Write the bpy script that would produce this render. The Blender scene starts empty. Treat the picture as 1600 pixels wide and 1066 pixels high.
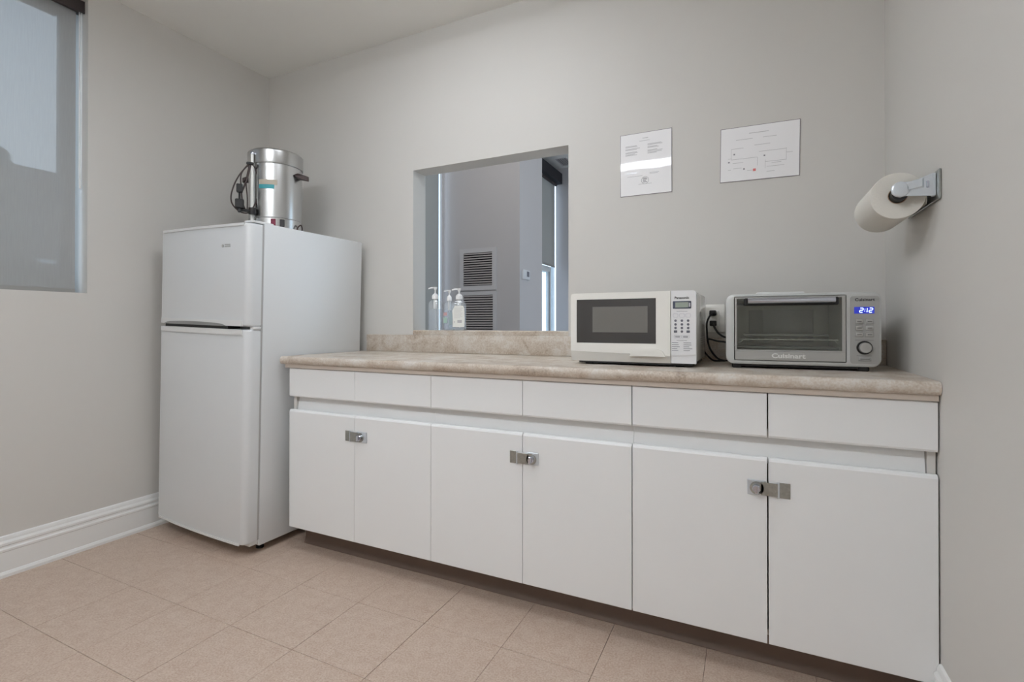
import bpy, bmesh, math, random
from mathutils import Vector, Matrix
random.seed(7)
SC = bpy.context.scene
COL = SC.collection
R = math.radians

# ---------------------------------------------------------------- camera, world, exposure
W, H = 3.2857, 2.668                      # room width (x), ceiling height
cam = bpy.data.cameras.new('camera'); cam_ob = bpy.data.objects.new('camera', cam); COL.objects.link(cam_ob)
cam.sensor_fit = 'HORIZONTAL'; cam.sensor_width = 36.0
cam.lens = 777.07 / 1600 * 36; cam.shift_y = -(533 - 503.87) / 1600; cam.clip_start = 0.02
cam_ob.location = (2.8342, -2.2428, 1.0579)
cam_ob.rotation_euler = (R(90 + .2853), 0, R(25.5316))
SC.camera = cam_ob
vs = SC.view_settings
vs.view_transform = 'Standard'; vs.look = 'None'; vs.gamma = 1.0; vs.use_curve_mapping = False
vs.exposure = 0.0
SC.cycles.use_denoising = True
SC.cycles.max_bounces = 14; SC.cycles.diffuse_bounces = 8; SC.cycles.transparent_max_bounces = 16
SC.cycles.caustics_reflective = False; SC.cycles.caustics_refractive = False
SC.cycles.sample_clamp_indirect = 6.0
LAMP_NEAR, LAMP_FAR, SKY = 11.2, 28.0, 2.3
LOUNGE_FILL = 11.0  # strength of the added lounge lamps
LAMP_TINT = (.955, 1.0, 1.06)
world = bpy.data.worlds.new('overcast_sky'); SC.world = world; world.use_nodes = True
wn = world.node_tree.nodes; wl = world.node_tree.links
bg = wn['Background']; bg.inputs['Strength'].default_value = SKY
tc = wn.new('ShaderNodeTexCoord'); sx = wn.new('ShaderNodeSeparateXYZ'); cr = wn.new('ShaderNodeValToRGB')
wl.new(tc.outputs['Generated'], sx.inputs[0]); wl.new(sx.outputs['Z'], cr.inputs['Fac']); wl.new(cr.outputs['Color'], bg.inputs['Color'])
cr.color_ramp.elements[0].position = 0.0; cr.color_ramp.elements[0].color = (.78, .88, 1.0, 1)
cr.color_ramp.elements[1].position = 1.0; cr.color_ramp.elements[1].color = (.60, .76, 1.0, 1)

# ---------------------------------------------------------------- materials
def lin(c):
    return tuple(((v / 255) / 12.92 if v / 255 <= .04045 else ((v / 255 + .055) / 1.055) ** 2.4) for v in c)
def mat(name, rgb, rough=.5, metal=0.0, spec=.5, bump=0, bscale=200, coat=0, emit=None, estr=0, aniso=0, vary=0, vscale=6):
    m = bpy.data.materials.new(name); m.use_nodes = True
    nt = m.node_tree; b = nt.nodes['Principled BSDF']
    c = lin(rgb)
    b.inputs['Base Color'].default_value = (*c, 1); b.inputs['Roughness'].default_value = rough
    b.inputs['Metallic'].default_value = metal; b.inputs['Specular IOR Level'].default_value = spec
    b.inputs['Coat Weight'].default_value = coat; b.inputs['Coat Roughness'].default_value = .04
    if emit: b.inputs['Emission Color'].default_value = (*emit, 1); b.inputs['Emission Strength'].default_value = estr
    tcd = None
    if bump or vary:
        tcd = nt.nodes.new('ShaderNodeTexCoord')
    if bump:
        n = nt.nodes.new('ShaderNodeTexNoise'); n.inputs['Scale'].default_value = bscale; n.inputs['Detail'].default_value = 3
        bp = nt.nodes.new('ShaderNodeBump'); bp.inputs['Strength'].default_value = bump; bp.inputs['Distance'].default_value = .002
        nt.links.new(tcd.outputs['Object'], n.inputs['Vector']); nt.links.new(n.outputs['Fac'], bp.inputs['Height']); nt.links.new(bp.outputs['Normal'], b.inputs['Normal'])
    if vary:
        n2 = nt.nodes.new('ShaderNodeTexNoise'); n2.inputs['Scale'].default_value = vscale; n2.inputs['Detail'].default_value = 5
        r = nt.nodes.new('ShaderNodeValToRGB')
        r.color_ramp.elements[0].position = .3; r.color_ramp.elements[0].color = (*[v * (1 - vary) for v in c], 1)
        r.color_ramp.elements[1].position = .7; r.color_ramp.elements[1].color = (*[min(1, v * (1 + vary)) for v in c], 1)
        nt.links.new(tcd.outputs['Object'], n2.inputs['Vector']); nt.links.new(n2.outputs['Fac'], r.inputs['Fac']); nt.links.new(r.outputs['Color'], b.inputs['Base Color'])
    return m
def mottled(name, stops, scale, rough, fine=220, fine_amt=.35, coat=0, bump=.05):
    """blotchy laminate / vinyl: two noises into a colour ramp"""
    m = bpy.data.materials.new(name); m.use_nodes = True
    nt = m.node_tree; b = nt.nodes['Principled BSDF']; b.inputs['Roughness'].default_value = rough; b.inputs['Coat Weight'].default_value = coat
    t = nt.nodes.new('ShaderNodeTexCoord')
    n1 = nt.nodes.new('ShaderNodeTexNoise'); n1.inputs['Scale'].default_value = scale; n1.inputs['Detail'].default_value = 6; n1.inputs['Distortion'].default_value = .8
    n2 = nt.nodes.new('ShaderNodeTexNoise'); n2.inputs['Scale'].default_value = fine; n2.inputs['Detail'].default_value = 2
    mx = nt.nodes.new('ShaderNodeMix'); mx.data_type = 'FLOAT'; mx.inputs['Factor'].default_value = fine_amt
    nt.links.new(t.outputs['Object'], n1.inputs['Vector']); nt.links.new(t.outputs['Object'], n2.inputs['Vector'])
    nt.links.new(n1.outputs['Fac'], mx.inputs[2]); nt.links.new(n2.outputs['Fac'], mx.inputs[3])
    r = nt.nodes.new('ShaderNodeValToRGB'); el = r.color_ramp.elements
    while len(el) < len(stops): el.new(.5)
    for e, (p, c) in zip(el, stops): e.position = p; e.color = (*lin(c), 1)
    nt.links.new(mx.outputs[0], r.inputs['Fac']); nt.links.new(r.outputs['Color'], b.inputs['Base Color'])
    bp = nt.nodes.new('ShaderNodeBump'); bp.inputs['Strength'].default_value = bump; bp.inputs['Distance'].default_value = .001
    nt.links.new(n2.outputs['Fac'], bp.inputs['Height']); nt.links.new(bp.outputs['Normal'], b.inputs['Normal'])
    return m
def glassy(name, tint=(1, 1, 1), rough=.0, refl=.12, body=0, body_rgb=(255, 255, 255)):
    """thin clear sheet or shell: transparent, with a fresnel gloss and an optional milky share"""
    m = bpy.data.materials.new(name); m.use_nodes = True
    nt = m.node_tree; nt.nodes.remove(nt.nodes['Principled BSDF']); out = nt.nodes['Material Output']
    tr = nt.nodes.new('ShaderNodeBsdfTransparent'); tr.inputs['Color'].default_value = (*tint, 1)
    gl = nt.nodes.new('ShaderNodeBsdfGlossy'); gl.inputs['Roughness'].default_value = rough
    fr = nt.nodes.new('ShaderNodeLayerWeight'); pw = nt.nodes.new('ShaderNodeMath'); pw.operation = 'POWER'; pw.inputs[1].default_value = 5
    ma = nt.nodes.new('ShaderNodeMath'); ma.operation = 'MULTIPLY_ADD'; ma.inputs[1].default_value = .6; ma.inputs[2].default_value = refl * .25
    nt.links.new(fr.outputs['Facing'], pw.inputs[0]); nt.links.new(pw.outputs[0], ma.inputs[0])
    m1 = nt.nodes.new('ShaderNodeMixShader'); nt.links.new(ma.outputs[0], m1.inputs['Fac'])
    last = tr
    if body:
        df = nt.nodes.new('ShaderNodeBsdfDiffuse'); df.inputs['Color'].default_value = (*lin(body_rgb), 1)
        m0 = nt.nodes.new('ShaderNodeMixShader'); m0.inputs['Fac'].default_value = body
        nt.links.new(tr.outputs[0], m0.inputs[1]); nt.links.new(df.outputs[0], m0.inputs[2]); last = m0
    nt.links.new(last.outputs[0], m1.inputs[1]); nt.links.new(gl.outputs[0], m1.inputs[2]); nt.links.new(m1.outputs[0], out.inputs['Surface'])
    return m
def screen_cloth(name, rgb, openness, through):
    """woven solar shade: diffuse + translucent weave with open holes"""
    m = bpy.data.materials.new(name); m.use_nodes = True
    nt = m.node_tree; nt.nodes.remove(nt.nodes['Principled BSDF']); out = nt.nodes['Material Output']
    t = nt.nodes.new('ShaderNodeTexCoord'); mp = nt.nodes.new('ShaderNodeMapping'); mp.inputs['Scale'].default_value = (60, 240, 12)
    n = nt.nodes.new('ShaderNodeTexNoise'); n.inputs['Scale'].default_value = 1.0; n.inputs['Detail'].default_value = 3
    nt.links.new(t.outputs['Object'], mp.inputs[0]); nt.links.new(mp.outputs[0], n.inputs['Vector'])
    r = nt.nodes.new('ShaderNodeValToRGB'); c = lin(rgb)
    r.color_ramp.elements[0].color = (*[v * .92 for v in c], 1); r.color_ramp.elements[1].color = (*[v * 1.06 for v in c], 1)
    nt.links.new(n.outputs['Fac'], r.inputs['Fac'])
    df = nt.nodes.new('ShaderNodeBsdfDiffuse'); tl = nt.nodes.new('ShaderNodeBsdfTranslucent'); tr = nt.nodes.new('ShaderNodeBsdfTransparent')
    nt.links.new(r.outputs[0], df.inputs['Color']); nt.links.new(r.outputs[0], tl.inputs['Color'])
    a = nt.nodes.new('ShaderNodeMixShader'); a.inputs[0].default_value = through
    b = nt.nodes.new('ShaderNodeMixShader'); b.inputs[0].default_value = openness
    nt.links.new(df.outputs[0], a.inputs[1]); nt.links.new(tl.outputs[0], a.inputs[2])
    nt.links.new(a.outputs[0], b.inputs[1]); nt.links.new(tr.outputs[0], b.inputs[2]); nt.links.new(b.outputs[0], out.inputs['Surface'])
    return m
M = dict(
    wall=mat('wall_paint', (206, 204, 200), .55, bump=.06, bscale=320, spec=.3),
    ceiling=mat('ceiling_paint', (236, 236, 233), .8, bump=.05, bscale=250, spec=.2),
    trim=mat('trim_gloss_white', (228, 229, 228), .35),
    grout=mat('tile_joint', (104, 86, 72), .9),
    cabinet=mat('cabinet_white', (234, 236, 237), .38, spec=.45),
    cab_in=mat('cabinet_frame_white', (214, 213, 209), .5),
    substrate=mat('counter_underside', (196, 185, 174), .7),
    kick=mat('vinyl_cove_brown', (104, 86, 75), .42, vary=.06, vscale=9),
    fridge=mat('fridge_white', (214, 217, 219), .33, bump=.12, bscale=420, spec=.5),
    fridge_trim=mat('fridge_trim_white', (218, 219, 219), .35),
    gasket=mat('gasket_grey', (176, 176, 176), .7),
    handle_grey=mat('recess_grey', (142, 143, 142), .55),
    badge=mat('badge_grey', (168, 169, 166), .4),
    black=mat('black_plastic', (22, 21, 21), .45),
    rubber=mat('cord_black', (26, 24, 24), .5),
    brown_cord=mat('cord_brown', (48, 32, 30), .45),
    steel=mat('polished_steel', (205, 206, 206), .27, metal=1, bump=.03, bscale=40),
    steel_lid=mat('satin_steel', (188, 188, 187), .28, metal=1),
    zinc=mat('zinc_plated_steel', (172, 175, 172), .33, metal=1, vary=.12, vscale=90),
    zinc_bright=mat('bright_zinc', (214, 221, 228), .30, metal=.55),
    brushed=mat('brushed_steel', (178, 178, 176), .36, metal=.5, bump=.05, bscale=300),
    oven_frame=mat('silver_paint', (198, 200, 199), .4, metal=.2),
    oven_panel=mat('grey_panel', (168, 168, 166), .45, metal=.2),
    cavity=mat('oven_cavity', (205, 204, 198), .5, metal=.3),
    oven_glass=glassy('oven_glass', (.84, .86, .83), .02, .30),
    wire=mat('rack_wire', (225, 225, 220), .3, metal=.6),
    chrome=mat('chrome', (206, 210, 222), .14, metal=1),
    mw=mat('microwave_white', (234, 233, 228), .36),
    mw_side=mat('microwave_side_white', (222, 221, 216), .12, spec=.8),
    mw_lip=mat('microwave_lip_grey', (214, 213, 209), .4),
    mw_glass=mat('microwave_window', (52, 50, 49), .06, spec=.9),
    mw_screen=mat('window_screen', (112, 110, 106), .35, spec=.6),
    mw_panel=mat('key_panel', (230, 231, 233), .35),
    key=mat('key_grey', (112, 113, 124), .5),
    key_pale=mat('key_pale', (196, 197, 204), .5),
    ink=mat('print_ink', (92, 92, 104), .6),
    lcd_frame=mat('lcd_frame', (72, 78, 96), .3),
    lcd=mat('lcd_glass', (158, 168, 158), .25),
    led_panel=mat('led_panel', (36, 40, 110), .2, emit=(.04, .06, .6), estr=.6),
    led=mat('led_digits', (120, 140, 255), .4, emit=(.30, .38, 1.0), estr=5.0),
    logo_dark=mat('logo_dark', (54, 54, 56), .5),
    logo_pale=mat('logo_pale', (226, 227, 225), .35, metal=.1),
    button=mat('button_silver', (178, 178, 176), .3, metal=.5),
    button_ink=mat('button_ink', (98, 98, 96), .5),
    plate=mat('outlet_white', (232, 230, 224), .3),
    plate_shadow=mat('outlet_slot', (40, 38, 36), .6),
    paper=mat('sheet_paper', (240, 240, 242), .7, coat=.85),
    acrylic_edge=mat('sleeve_edge', (128, 122, 128), .3),
    print_grey=mat('notice_ink', (194, 194, 197), .8, coat=.8),
    print_dark=mat('notice_ink_dark', (142, 142, 148), .8, coat=.8),
    print_red=mat('notice_ink_red', (216, 120, 120), .8, coat=.8),
    towel=mat('paper_towel', (218, 216, 209), .95, bump=.25, bscale=160, spec=.1),
    core=mat('cardboard_core', (176, 152, 128), .9),
    clear=glassy('clear_bottle', (.97, .985, .99), .05, .22, .17, (238, 242, 246)),
    gel=glassy('clear_gel', (.95, .97, .99), .1, .08, .17, (215, 222, 235)),
    pump=mat('pump_white', (238, 238, 238), .35),
    label_white=mat('bottle_label', (236, 238, 234), .5),
    label_clear=glassy('label_film', (.9, .92, .92), .2, .1, .45, (214, 224, 222)),
    label_red=mat('label_red', (206, 168, 170), .5),
    label_green=mat('label_green', (178, 208, 196), .5),
    label_teal=mat('label_teal', (60, 150, 160), .5),
    label_beige=mat('label_beige', (182, 172, 156), .5),
    switch_red=mat('switch_red', (120, 30, 58), .3),
    gauge=mat('gauge_tube', (226, 226, 222), .15, spec=.8),
    handle_brown=mat('urn_handle', (58, 40, 40), .4),
    blind=screen_cloth('solar_shade', (172, 171, 168), .10, .22),
    blind_dense=screen_cloth('solar_shade_dense', (150, 146, 140), .02, .22),
    blind_bar=mat('hem_bar', (150, 149, 146), .5),
    cassette=mat('blind_cassette', (58, 50, 50), .5),
    frame_alu=mat('window_frame_white', (226, 232, 236), .4),
    frame_grey=mat('window_frame_grey', (150, 152, 154), .4),
    pane=glassy('window_pane', (.93, .97, .98), .0, .1),
    lounge=mat('lounge_paint', (196, 192, 193), .6, spec=.3),
    vent_frame=mat('vent_paint', (204, 201, 203), .5),
    vent_slat=mat('vent_slat', (186, 178, 178), .45),
    vent_dark=mat('vent_duct', (26, 24, 26), .9),
    valance=mat('dark_valance', (44, 44, 50), .6),
    thermo=mat('thermostat_white', (216, 217, 220), .4),
    concrete=mat('outside_ground', (202, 203, 202), .9, vary=.08, vscale=.5),
    stucco=mat('neighbour_wall', (112, 110, 108), .9, vary=.1, vscale=.8),
    shingle=mat('neighbour_roof', (84, 82, 84), .9, vary=.2, vscale=3),
    bark=mat('bark', (70, 56, 46), .9),
    needles=mat('needles', (52, 70, 56), .8, vary=.3, vscale=5),
    lamp=mat('lamp_diffuser', (250, 250, 246), .5, emit=LAMP_TINT, estr=LAMP_NEAR),
    lamp_b=mat('lamp_diffuser_rear', (250, 250, 246), .5, emit=LAMP_TINT, estr=LAMP_FAR),
    lounge_fill=mat('lounge_fill_diffuser', (250, 250, 246), .5, emit=(1, .97, .93), estr=LOUNGE_FILL),
    fixture=mat('fixture_white', (232, 232, 230), .4),
)
M['counter'] = mottled('laminate_beige', [(.32, (156, 141, 126)), (.42, (184, 170, 155)), (.52, (198, 188, 176)), (.62, (210, 205, 198)), (.75, (190, 175, 159))], 11, .4, fine=170, fine_amt=.38)
M['lounge_floor'] = mat('lounge_floor', (206, 204, 202), .35)
M['tile'] = mottled('vinyl_tile', [(.36, (178, 154, 138)), (.5, (190, 170, 154)), (.64, (201, 184, 170))], 26, .42, fine=170, fine_amt=.66)

# ---------------------------------------------------------------- geometry helpers
class MB:
    def __init__(s): s.bm = bmesh.new()
    def box(s, lo, hi, bev=0, seg=2, rot=None, at=None):
        r = bmesh.ops.create_cube(s.bm, size=1.0); vv = r['verts']
        lo, hi = Vector(lo), Vector(hi); c = (lo + hi) / 2; d = hi - lo
        for v in vv: v.co = Vector((v.co.x * d.x, v.co.y * d.y, v.co.z * d.z)) + c
        if bev:
            es = list({e for v in vv for e in v.link_edges})
            bv = bmesh.ops.bevel(s.bm, geom=es, offset=bev, segments=seg, affect='EDGES', profile=.5)
            vv = list({v for f in bv['faces'] for v in f.verts} | {v for v in vv if v.is_valid})
        if rot is not None:
            p = Vector(at) if at else c
            bmesh.ops.transform(s.bm, matrix=Matrix.Translation(p) @ rot @ Matrix.Translation(-p), verts=vv)
        return s
    def sheet(s, x, y0, y1, z0, z1, n=6):
        V = [[s.bm.verts.new((x, y0 + (y1 - y0) * i / n, z)) for z in (z0, z1)] for i in range(n + 1)]
        for A, B in zip(V, V[1:]): s.bm.faces.new((A[0], B[0], B[1], A[1]))
        return s
    def prism(s, pts, axis, a, b, bev=0):
        """polygon pts (2D) extruded along axis from a to b"""
        def mk(p, t):
            return {'x': (t, p[0], p[1]), 'y': (p[0], t, p[1]), 'z': (p[0], p[1], t)}[axis]
        A = [s.bm.verts.new(mk(p, a)) for p in pts]; B = [s.bm.verts.new(mk(p, b)) for p in pts]
        n = len(pts)
        s.bm.faces.new(A); s.bm.faces.new(B[::-1])
        for i in range(n): s.bm.faces.new((A[i], B[i], B[(i + 1) % n], A[(i + 1) % n]))
        return s
    def ring(s, outer, inner, axis, a, b):
        """frame between two loops of equal point count, extruded"""
        def mk(p, t):
            return {'x': (t, p[0], p[1]), 'y': (p[0], t, p[1]), 'z': (p[0], p[1], t)}[axis]
        L = [[s.bm.verts.new(mk(p, t)) for p in pl] for t in (a, b) for pl in (outer, inner)]
        n = len(outer)
        for i in range(n):
            j = (i + 1) % n
            s.bm.faces.new((L[0][i], L[0][j], L[1][j], L[1][i])); s.bm.faces.new((L[2][j], L[2][i], L[3][i], L[3][j]))
            s.bm.faces.new((L[0][j], L[0][i], L[2][i], L[2][j])); s.bm.faces.new((L[1][i], L[1][j], L[3][j], L[3][i]))
        return s
    def lathe(s, prof, n=32, center=(0, 0, 0), axis='z', cap=True):
        rings = []
        c = Vector(center)
        for r, h in prof:
            ring = []
            for i in range(n):
                a = 2 * math.pi * i / n; p = (r * math.cos(a), r * math.sin(a), h)
                if axis == 'y': p = (p[0], p[2], p[1])
                if axis == 'x': p = (p[2], p[0], p[1])
                ring.append(s.bm.verts.new(Vector(p) + c))
            rings.append(ring)
        for A, B in zip(rings, rings[1:]):
            for i in range(n): s.bm.faces.new((A[i], A[(i + 1) % n], B[(i + 1) % n], B[i]))
        if cap:
            s.bm.faces.new(rings[0][::-1]); s.bm.faces.new(rings[-1])
        return s
    def loft(s, loops, cap=True):
        rs = [[s.bm.verts.new(p) for p in l] for l in loops]; n = len(rs[0])
        for A, B in zip(rs, rs[1:]):
            for i in range(n): s.bm.faces.new((A[i], A[(i + 1) % n], B[(i + 1) % n], B[i]))
        if cap: s.bm.faces.new(rs[0][::-1]); s.bm.faces.new(rs[-1])
        return s
    def tube(s, pts, r, n=8, smooth=6, closed=False):
        P = [Vector(p) for p in pts]
        if smooth and len(P) > 2:
            Q = []
            m = len(P)
            for i in range(m if closed else m - 1):
                g = (lambda k: P[k % m]) if closed else (lambda k: P[min(max(k, 0), m - 1)])
                p0, p1, p2, p3 = g(i - 1), g(i), g(i + 1), g(i + 2)
                for t in range(smooth):
                    u = t / smooth
                    Q.append(.5 * ((2 * p1) + (-p0 + p2) * u + (2 * p0 - 5 * p1 + 4 * p2 - p3) * u * u + (-p0 + 3 * p1 - 3 * p2 + p3) * u ** 3))
            if not closed: Q.append(P[-1])
            P = Q
        rings = []; nrm = None; m = len(P)
        for i, p in enumerate(P):
            if closed: t = P[(i + 1) % m] - P[i - 1]
            else: t = P[min(i + 1, m - 1)] - P[max(i - 1, 0)]
            t.normalize()
            if nrm is None: nrm = t.orthogonal().normalized()
            nrm = (nrm - t * nrm.dot(t)).normalized(); bn = t.cross(nrm)
            rings.append([s.bm.verts.new(p + r * (math.cos(2 * math.pi * k / n) * nrm + math.sin(2 * math.pi * k / n) * bn)) for k in range(n)])
        for A, B in zip(rings, rings[1:] + ([rings[0]] if closed else [])):
            for i in range(n): s.bm.faces.new((A[i], A[(i + 1) % n], B[(i + 1) % n], B[i]))
        if not closed: s.bm.faces.new(rings[0][::-1]); s.bm.faces.new(rings[-1])
        return s
    def text(s, body, size, mtx, depth=.0004, bold=0, xs=1.0):
        cu = bpy.data.curves.new('t', 'FONT'); cu.body = body; cu.size = size; cu.align_x = 'CENTER'; cu.align_y = 'CENTER'
        cu.extrude = depth; cu.offset = bold; cu.resolution_u = 3
        o = bpy.data.objects.new('t', cu); COL.objects.link(o)
        dg = bpy.context.evaluated_depsgraph_get(); me = bpy.data.meshes.new_from_object(o.evaluated_get(dg))
        bpy.data.objects.remove(o); bpy.data.curves.remove(cu)
        k = len(s.bm.verts); s.bm.from_mesh(me); bpy.data.meshes.remove(me); s.bm.verts.ensure_lookup_table()
        bmesh.ops.transform(s.bm, matrix=mtx @ Matrix.Diagonal((xs, 1, 1, 1)), verts=s.bm.verts[k:])
        return s
    def build(s, name, m, parent=None, label=None, smooth=None, kind=None):
        bmesh.ops.recalc_face_normals(s.bm, faces=s.bm.faces)
        me = bpy.data.meshes.new(name); s.bm.to_mesh(me); s.bm.free()
        me.materials.append(m)
        if smooth:
            for p in me.polygons: p.use_smooth = True
            try: me.set_sharp_from_angle(angle=R(smooth))
            except Exception: pass
        o = bpy.data.objects.new(name, me); COL.objects.link(o)
        if parent: o.parent = parent
        if label: o['label'] = label
        if kind: o['kind'] = kind
        return o
FACE = Matrix(((1, 0, 0, 0), (0, 0, -1, 0), (0, 1, 0, 0), (0, 0, 0, 1)))   # text lying in xz, facing -y
def face(x, y, z, roll=0): return Matrix.Translation((x, y, z)) @ Matrix.Rotation(roll, 4, 'Y') @ FACE
def rrect(w, h, r, n=5, cx=0, cy=0):
    pts = []
    for (sx, sy, a0) in ((1, 1, 0), (-1, 1, 90), (-1, -1, 180), (1, -1, 270)):
        for i in range(n + 1):
            a = R(a0 + 90 * i / n); pts.append((cx + sx * (w / 2 - r) + r * math.cos(a), cy + sy * (h / 2 - r) + r * math.sin(a)))
    return pts
def thing(name, label, cat, loc=(0, 0, 0), rot=(0, 0, 0), group=None):
    o = bpy.data.objects.new(name, None); COL.objects.link(o); o.empty_display_size = .05
    o.location = loc; o.rotation_euler = rot; o['label'] = label; o['category'] = cat
    if group: o['group'] = group
    return o
def struct(name, mb, m, parent=None, smooth=None):
    o = mb.build(name, m, parent, smooth=smooth); o['kind'] = 'structure'; return o

# ---------------------------------------------------------------- the room shell
YF = -3.6                                   # wall behind the camera
OX0, OX1, OZ0, OZ1, TH = 1.157, 2.060, 1.004, 1.912, .116   # serving hatch
LH = 4.20                                   # lounge ceiling
floor = struct('floor', MB().box((-.2, YF - .1, -.06), (W + .12, 0, -.0035)), M['grout'])
xs = [max(.268 - .3048, 0)] + [.268 + .3048 * k for k in range(0, 10)] + [W]
ys = [0.0] + [-.781 + .3048 * k for k in range(2, -10, -1)] + [YF]
for i in range(len(xs) - 1):
    for j in range(len(ys) - 1):
        g = .0006; dz = random.uniform(-.0003, .0003)
        x0, x1, y0, y1 = xs[i] + g, xs[i + 1] - g, ys[j + 1] + g, ys[j] - g
        if x1 - x0 < .01 or y1 - y0 < .01: continue
        t = MB().box((x0, y0, -.0035), (x1, y1, dz), .0006, 1).build('floor_tile', M['tile'], floor)
struct('ceiling', MB().box((-.2, YF - .1, H), (W + .12, 0, H + .1)), M['ceiling'])
wb = MB()
wb.box((-1.0, 0, 0), (OX0, TH, LH)); wb.box((OX1, 0, 0), (4.2, TH, LH)); wb.box((OX0, 0, 0), (OX1, TH, OZ0)); wb.box((OX0, 0, OZ1), (OX1, TH, LH))
struct('wall_back', wb, M['wall'])
WY1, WY0, WZ0, WZ1 = -.984, -2.55, 1.208, 2.60
wl_ = MB()
wl_.box((-.2, WY1, 0), (0, 0, H)); wl_.box((-.2, YF, 0), (0, WY0, H)); wl_.box((-.2, WY0, 0), (0, WY1, WZ0)); wl_.box((-.2, WY0, WZ1), (0, WY1, H))
struct('wall_left', wl_, M['wall'])
struct('wall_right', MB().box((W, YF, 0), (W + .12, 0, H)), M['wall'])
struct('wall_front', MB().box((-.2, YF - .1, 0), (W + .12, YF, H)), M['wall'])
struct('trim_1', MB().prism([(-.001, OZ0), (TH + .004, OZ0), (TH + .004, OZ0 + .024), (.004, OZ0 + .024), (-.001, OZ0 + .019)], 'x', OX0 + .0005, OX1 - .0005), M['counter'])
# moulded baseboards
BP = [(0, 0), (.024, 0), (.024, .012), (.019, .022), (.0165, .024), (.0165, .104), (.019, .108), (.019, .116), (.013, .121), (.0125, .128), (.016, .132), (.016, .141), (.0095, .150), (.0085, .158), (.006, .166), (.0, .170)]
struct('baseboard_left', MB().prism(BP, 'y', YF, -.002), M['trim'])
struct('baseboard_right', MB().prism([(W - a, b) for a, b in BP], 'y', YF, -.578), M['trim'])
# brown vinyl cove base under the cabinets
struct('baseboard_cabinets', MB().prism([(-.482, .001), (-.497, .001), (-.496, .006), (-.488, .016), (-.4855, .03), (-.4855, .100), (-.482, .100)], 'x', .882, W - .002), M['kick'], smooth=30)

# left window with frame, panes
w1 = struct('window_1', MB().box((-.197, WY0, WZ0), (-.152, WY0 + .05, WZ1)).box((-.197, WY1 - .04, WZ0), (-.160, WY1, WZ1)).box((-.197, WY0 + .05, WZ0), (-.152, WY1 - .05, WZ0 + .05)).box((-.197, WY0 + .05, WZ1 - .05), (-.152, WY1 - .05, WZ1)), M['frame_grey'])
for a, b in ((WY0 + .05, -1.80), (-1.75, WY1 - .04)):
    MB().box((-.177, a + .002, WZ0 + .052), (-.171, b - .002, WZ1 - .052)).build('window_pane', M['pane'], w1)
MB().box((-.195, -1.80, WZ0 + .05), (-.155, -1.75, WZ1 - .05)).build('mullion', M['frame_grey'], w1)

# ---------------------------------------------------------------- lounge beyond the hatch
LX, AY, AX, BY, EY = -.69, 3.10, .384, 3.80, 7.185
def wall_x(mb, y0, y1, z0, z1): mb.box((LX - .2, y0, z0), (LX, y1, z1))
lw = MB()
wall_x(lw, TH, 1.2, 0, LH); wall_x(lw, 1.2, 3.45, 0, .35); wall_x(lw, 1.2, 3.45, 3.9, LH); wall_x(lw, 3.45, 4.2, 0, LH)
wall_x(lw, 4.2, EY + .2, 4.02, LH)
struct('wall_lounge_left', lw, M['lounge'])
struct('trim_2', MB().box((LX - .03, 3.070, .35), (LX, 3.0995, 3.9)), M['lounge'])
struct('wall_lounge_column', MB().box((LX, AY, 0), (AX, BY, LH)), M['lounge'])
struct('wall_lounge_end', MB().box((LX, EY, 0), (4.2, EY + .2, LH)), M['lounge'])
lr = MB(); lr.box((4.0, TH, 0), (4.2, 1.0, LH)); lr.box((4.0, 4.2, 0), (4.2, EY, LH)); lr.box((4.0, 1.0, 0), (4.2, 4.2, .3)); lr.box((4.0, 1.0, 3.1), (4.2, 4.2, LH))
struct('wall_lounge_right', lr, M['lounge'])
struct('floor_lounge', MB().box((LX - .2, TH, -.06), (4.2, EY + .2, 0)), M['lounge_floor'])
struct('ceiling_lounge', MB().box((LX - .2, TH, LH), (4.2, EY + .2, LH + .1)), M['ceiling'])
w2 = struct('window_2', MB().box((LX - .15, 1.2, .35), (LX - .10, 1.25, 3.9)).box((LX - .15, 3.42, .35), (LX - .10, 3.45, 3.9)).box((LX - .15, 1.25, .35), (LX - .10, 3.42, .40)).box((LX - .15, 1.25, 3.85), (LX - .10, 3.42, 3.9)), M['frame_alu'])
MB().box((LX - .128, 1.252, .402), (LX - .122, 3.418, 3.848)).build('window_pane', M['pane'], w2)
# glazed patio door with a window light over it
d1 = struct('door_1', MB().box((LX - .13, 4.2, .0), (LX - .02, 4.28, 2.20)).box((LX - .075, 6.84, 0), (LX - .02, 6.97, 2.20)).box((LX - .13, 4.28, 2.09), (LX - .02, 6.84, 2.20)).box((LX - .13, 4.28, 0), (LX - .02, 6.84, .08)), M['frame_alu'])
MB().box((LX - .055, 4.282, .082), (LX - .049, 6.838, 2.088)).build('window_pane', M['pane'], d1)
MB().box((LX - .12, 5.50, .08), (LX - .03, 5.58, 2.09)).build('door_stile', M['frame_alu'], d1)
MB().box((LX - .0195, 6.842, .08), (LX - .012, 6.862, 2.10)).build('door_gasket', M['valance'], d1)
w3 = struct('window_3', MB().box((LX - .15, 4.2, 2.205), (LX - .09, 4.26, 4.02)).box((LX - .15, 7.30, .0), (LX - .09, EY + .2, 4.02)).box((LX - .15, 4.26, 3.96), (LX - .09, 7.30, 4.02)), M['frame_alu'])
MB().box((LX - .128, 4.262, 2.205), (LX - .122, 7.298, 3.958)).build('window_pane', M['pane'], w3)
MB().box((LX - .128, 6.975, .0), (LX - .122, 7.298, 2.203)).build('window_pane', M['pane'], w3)
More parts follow.
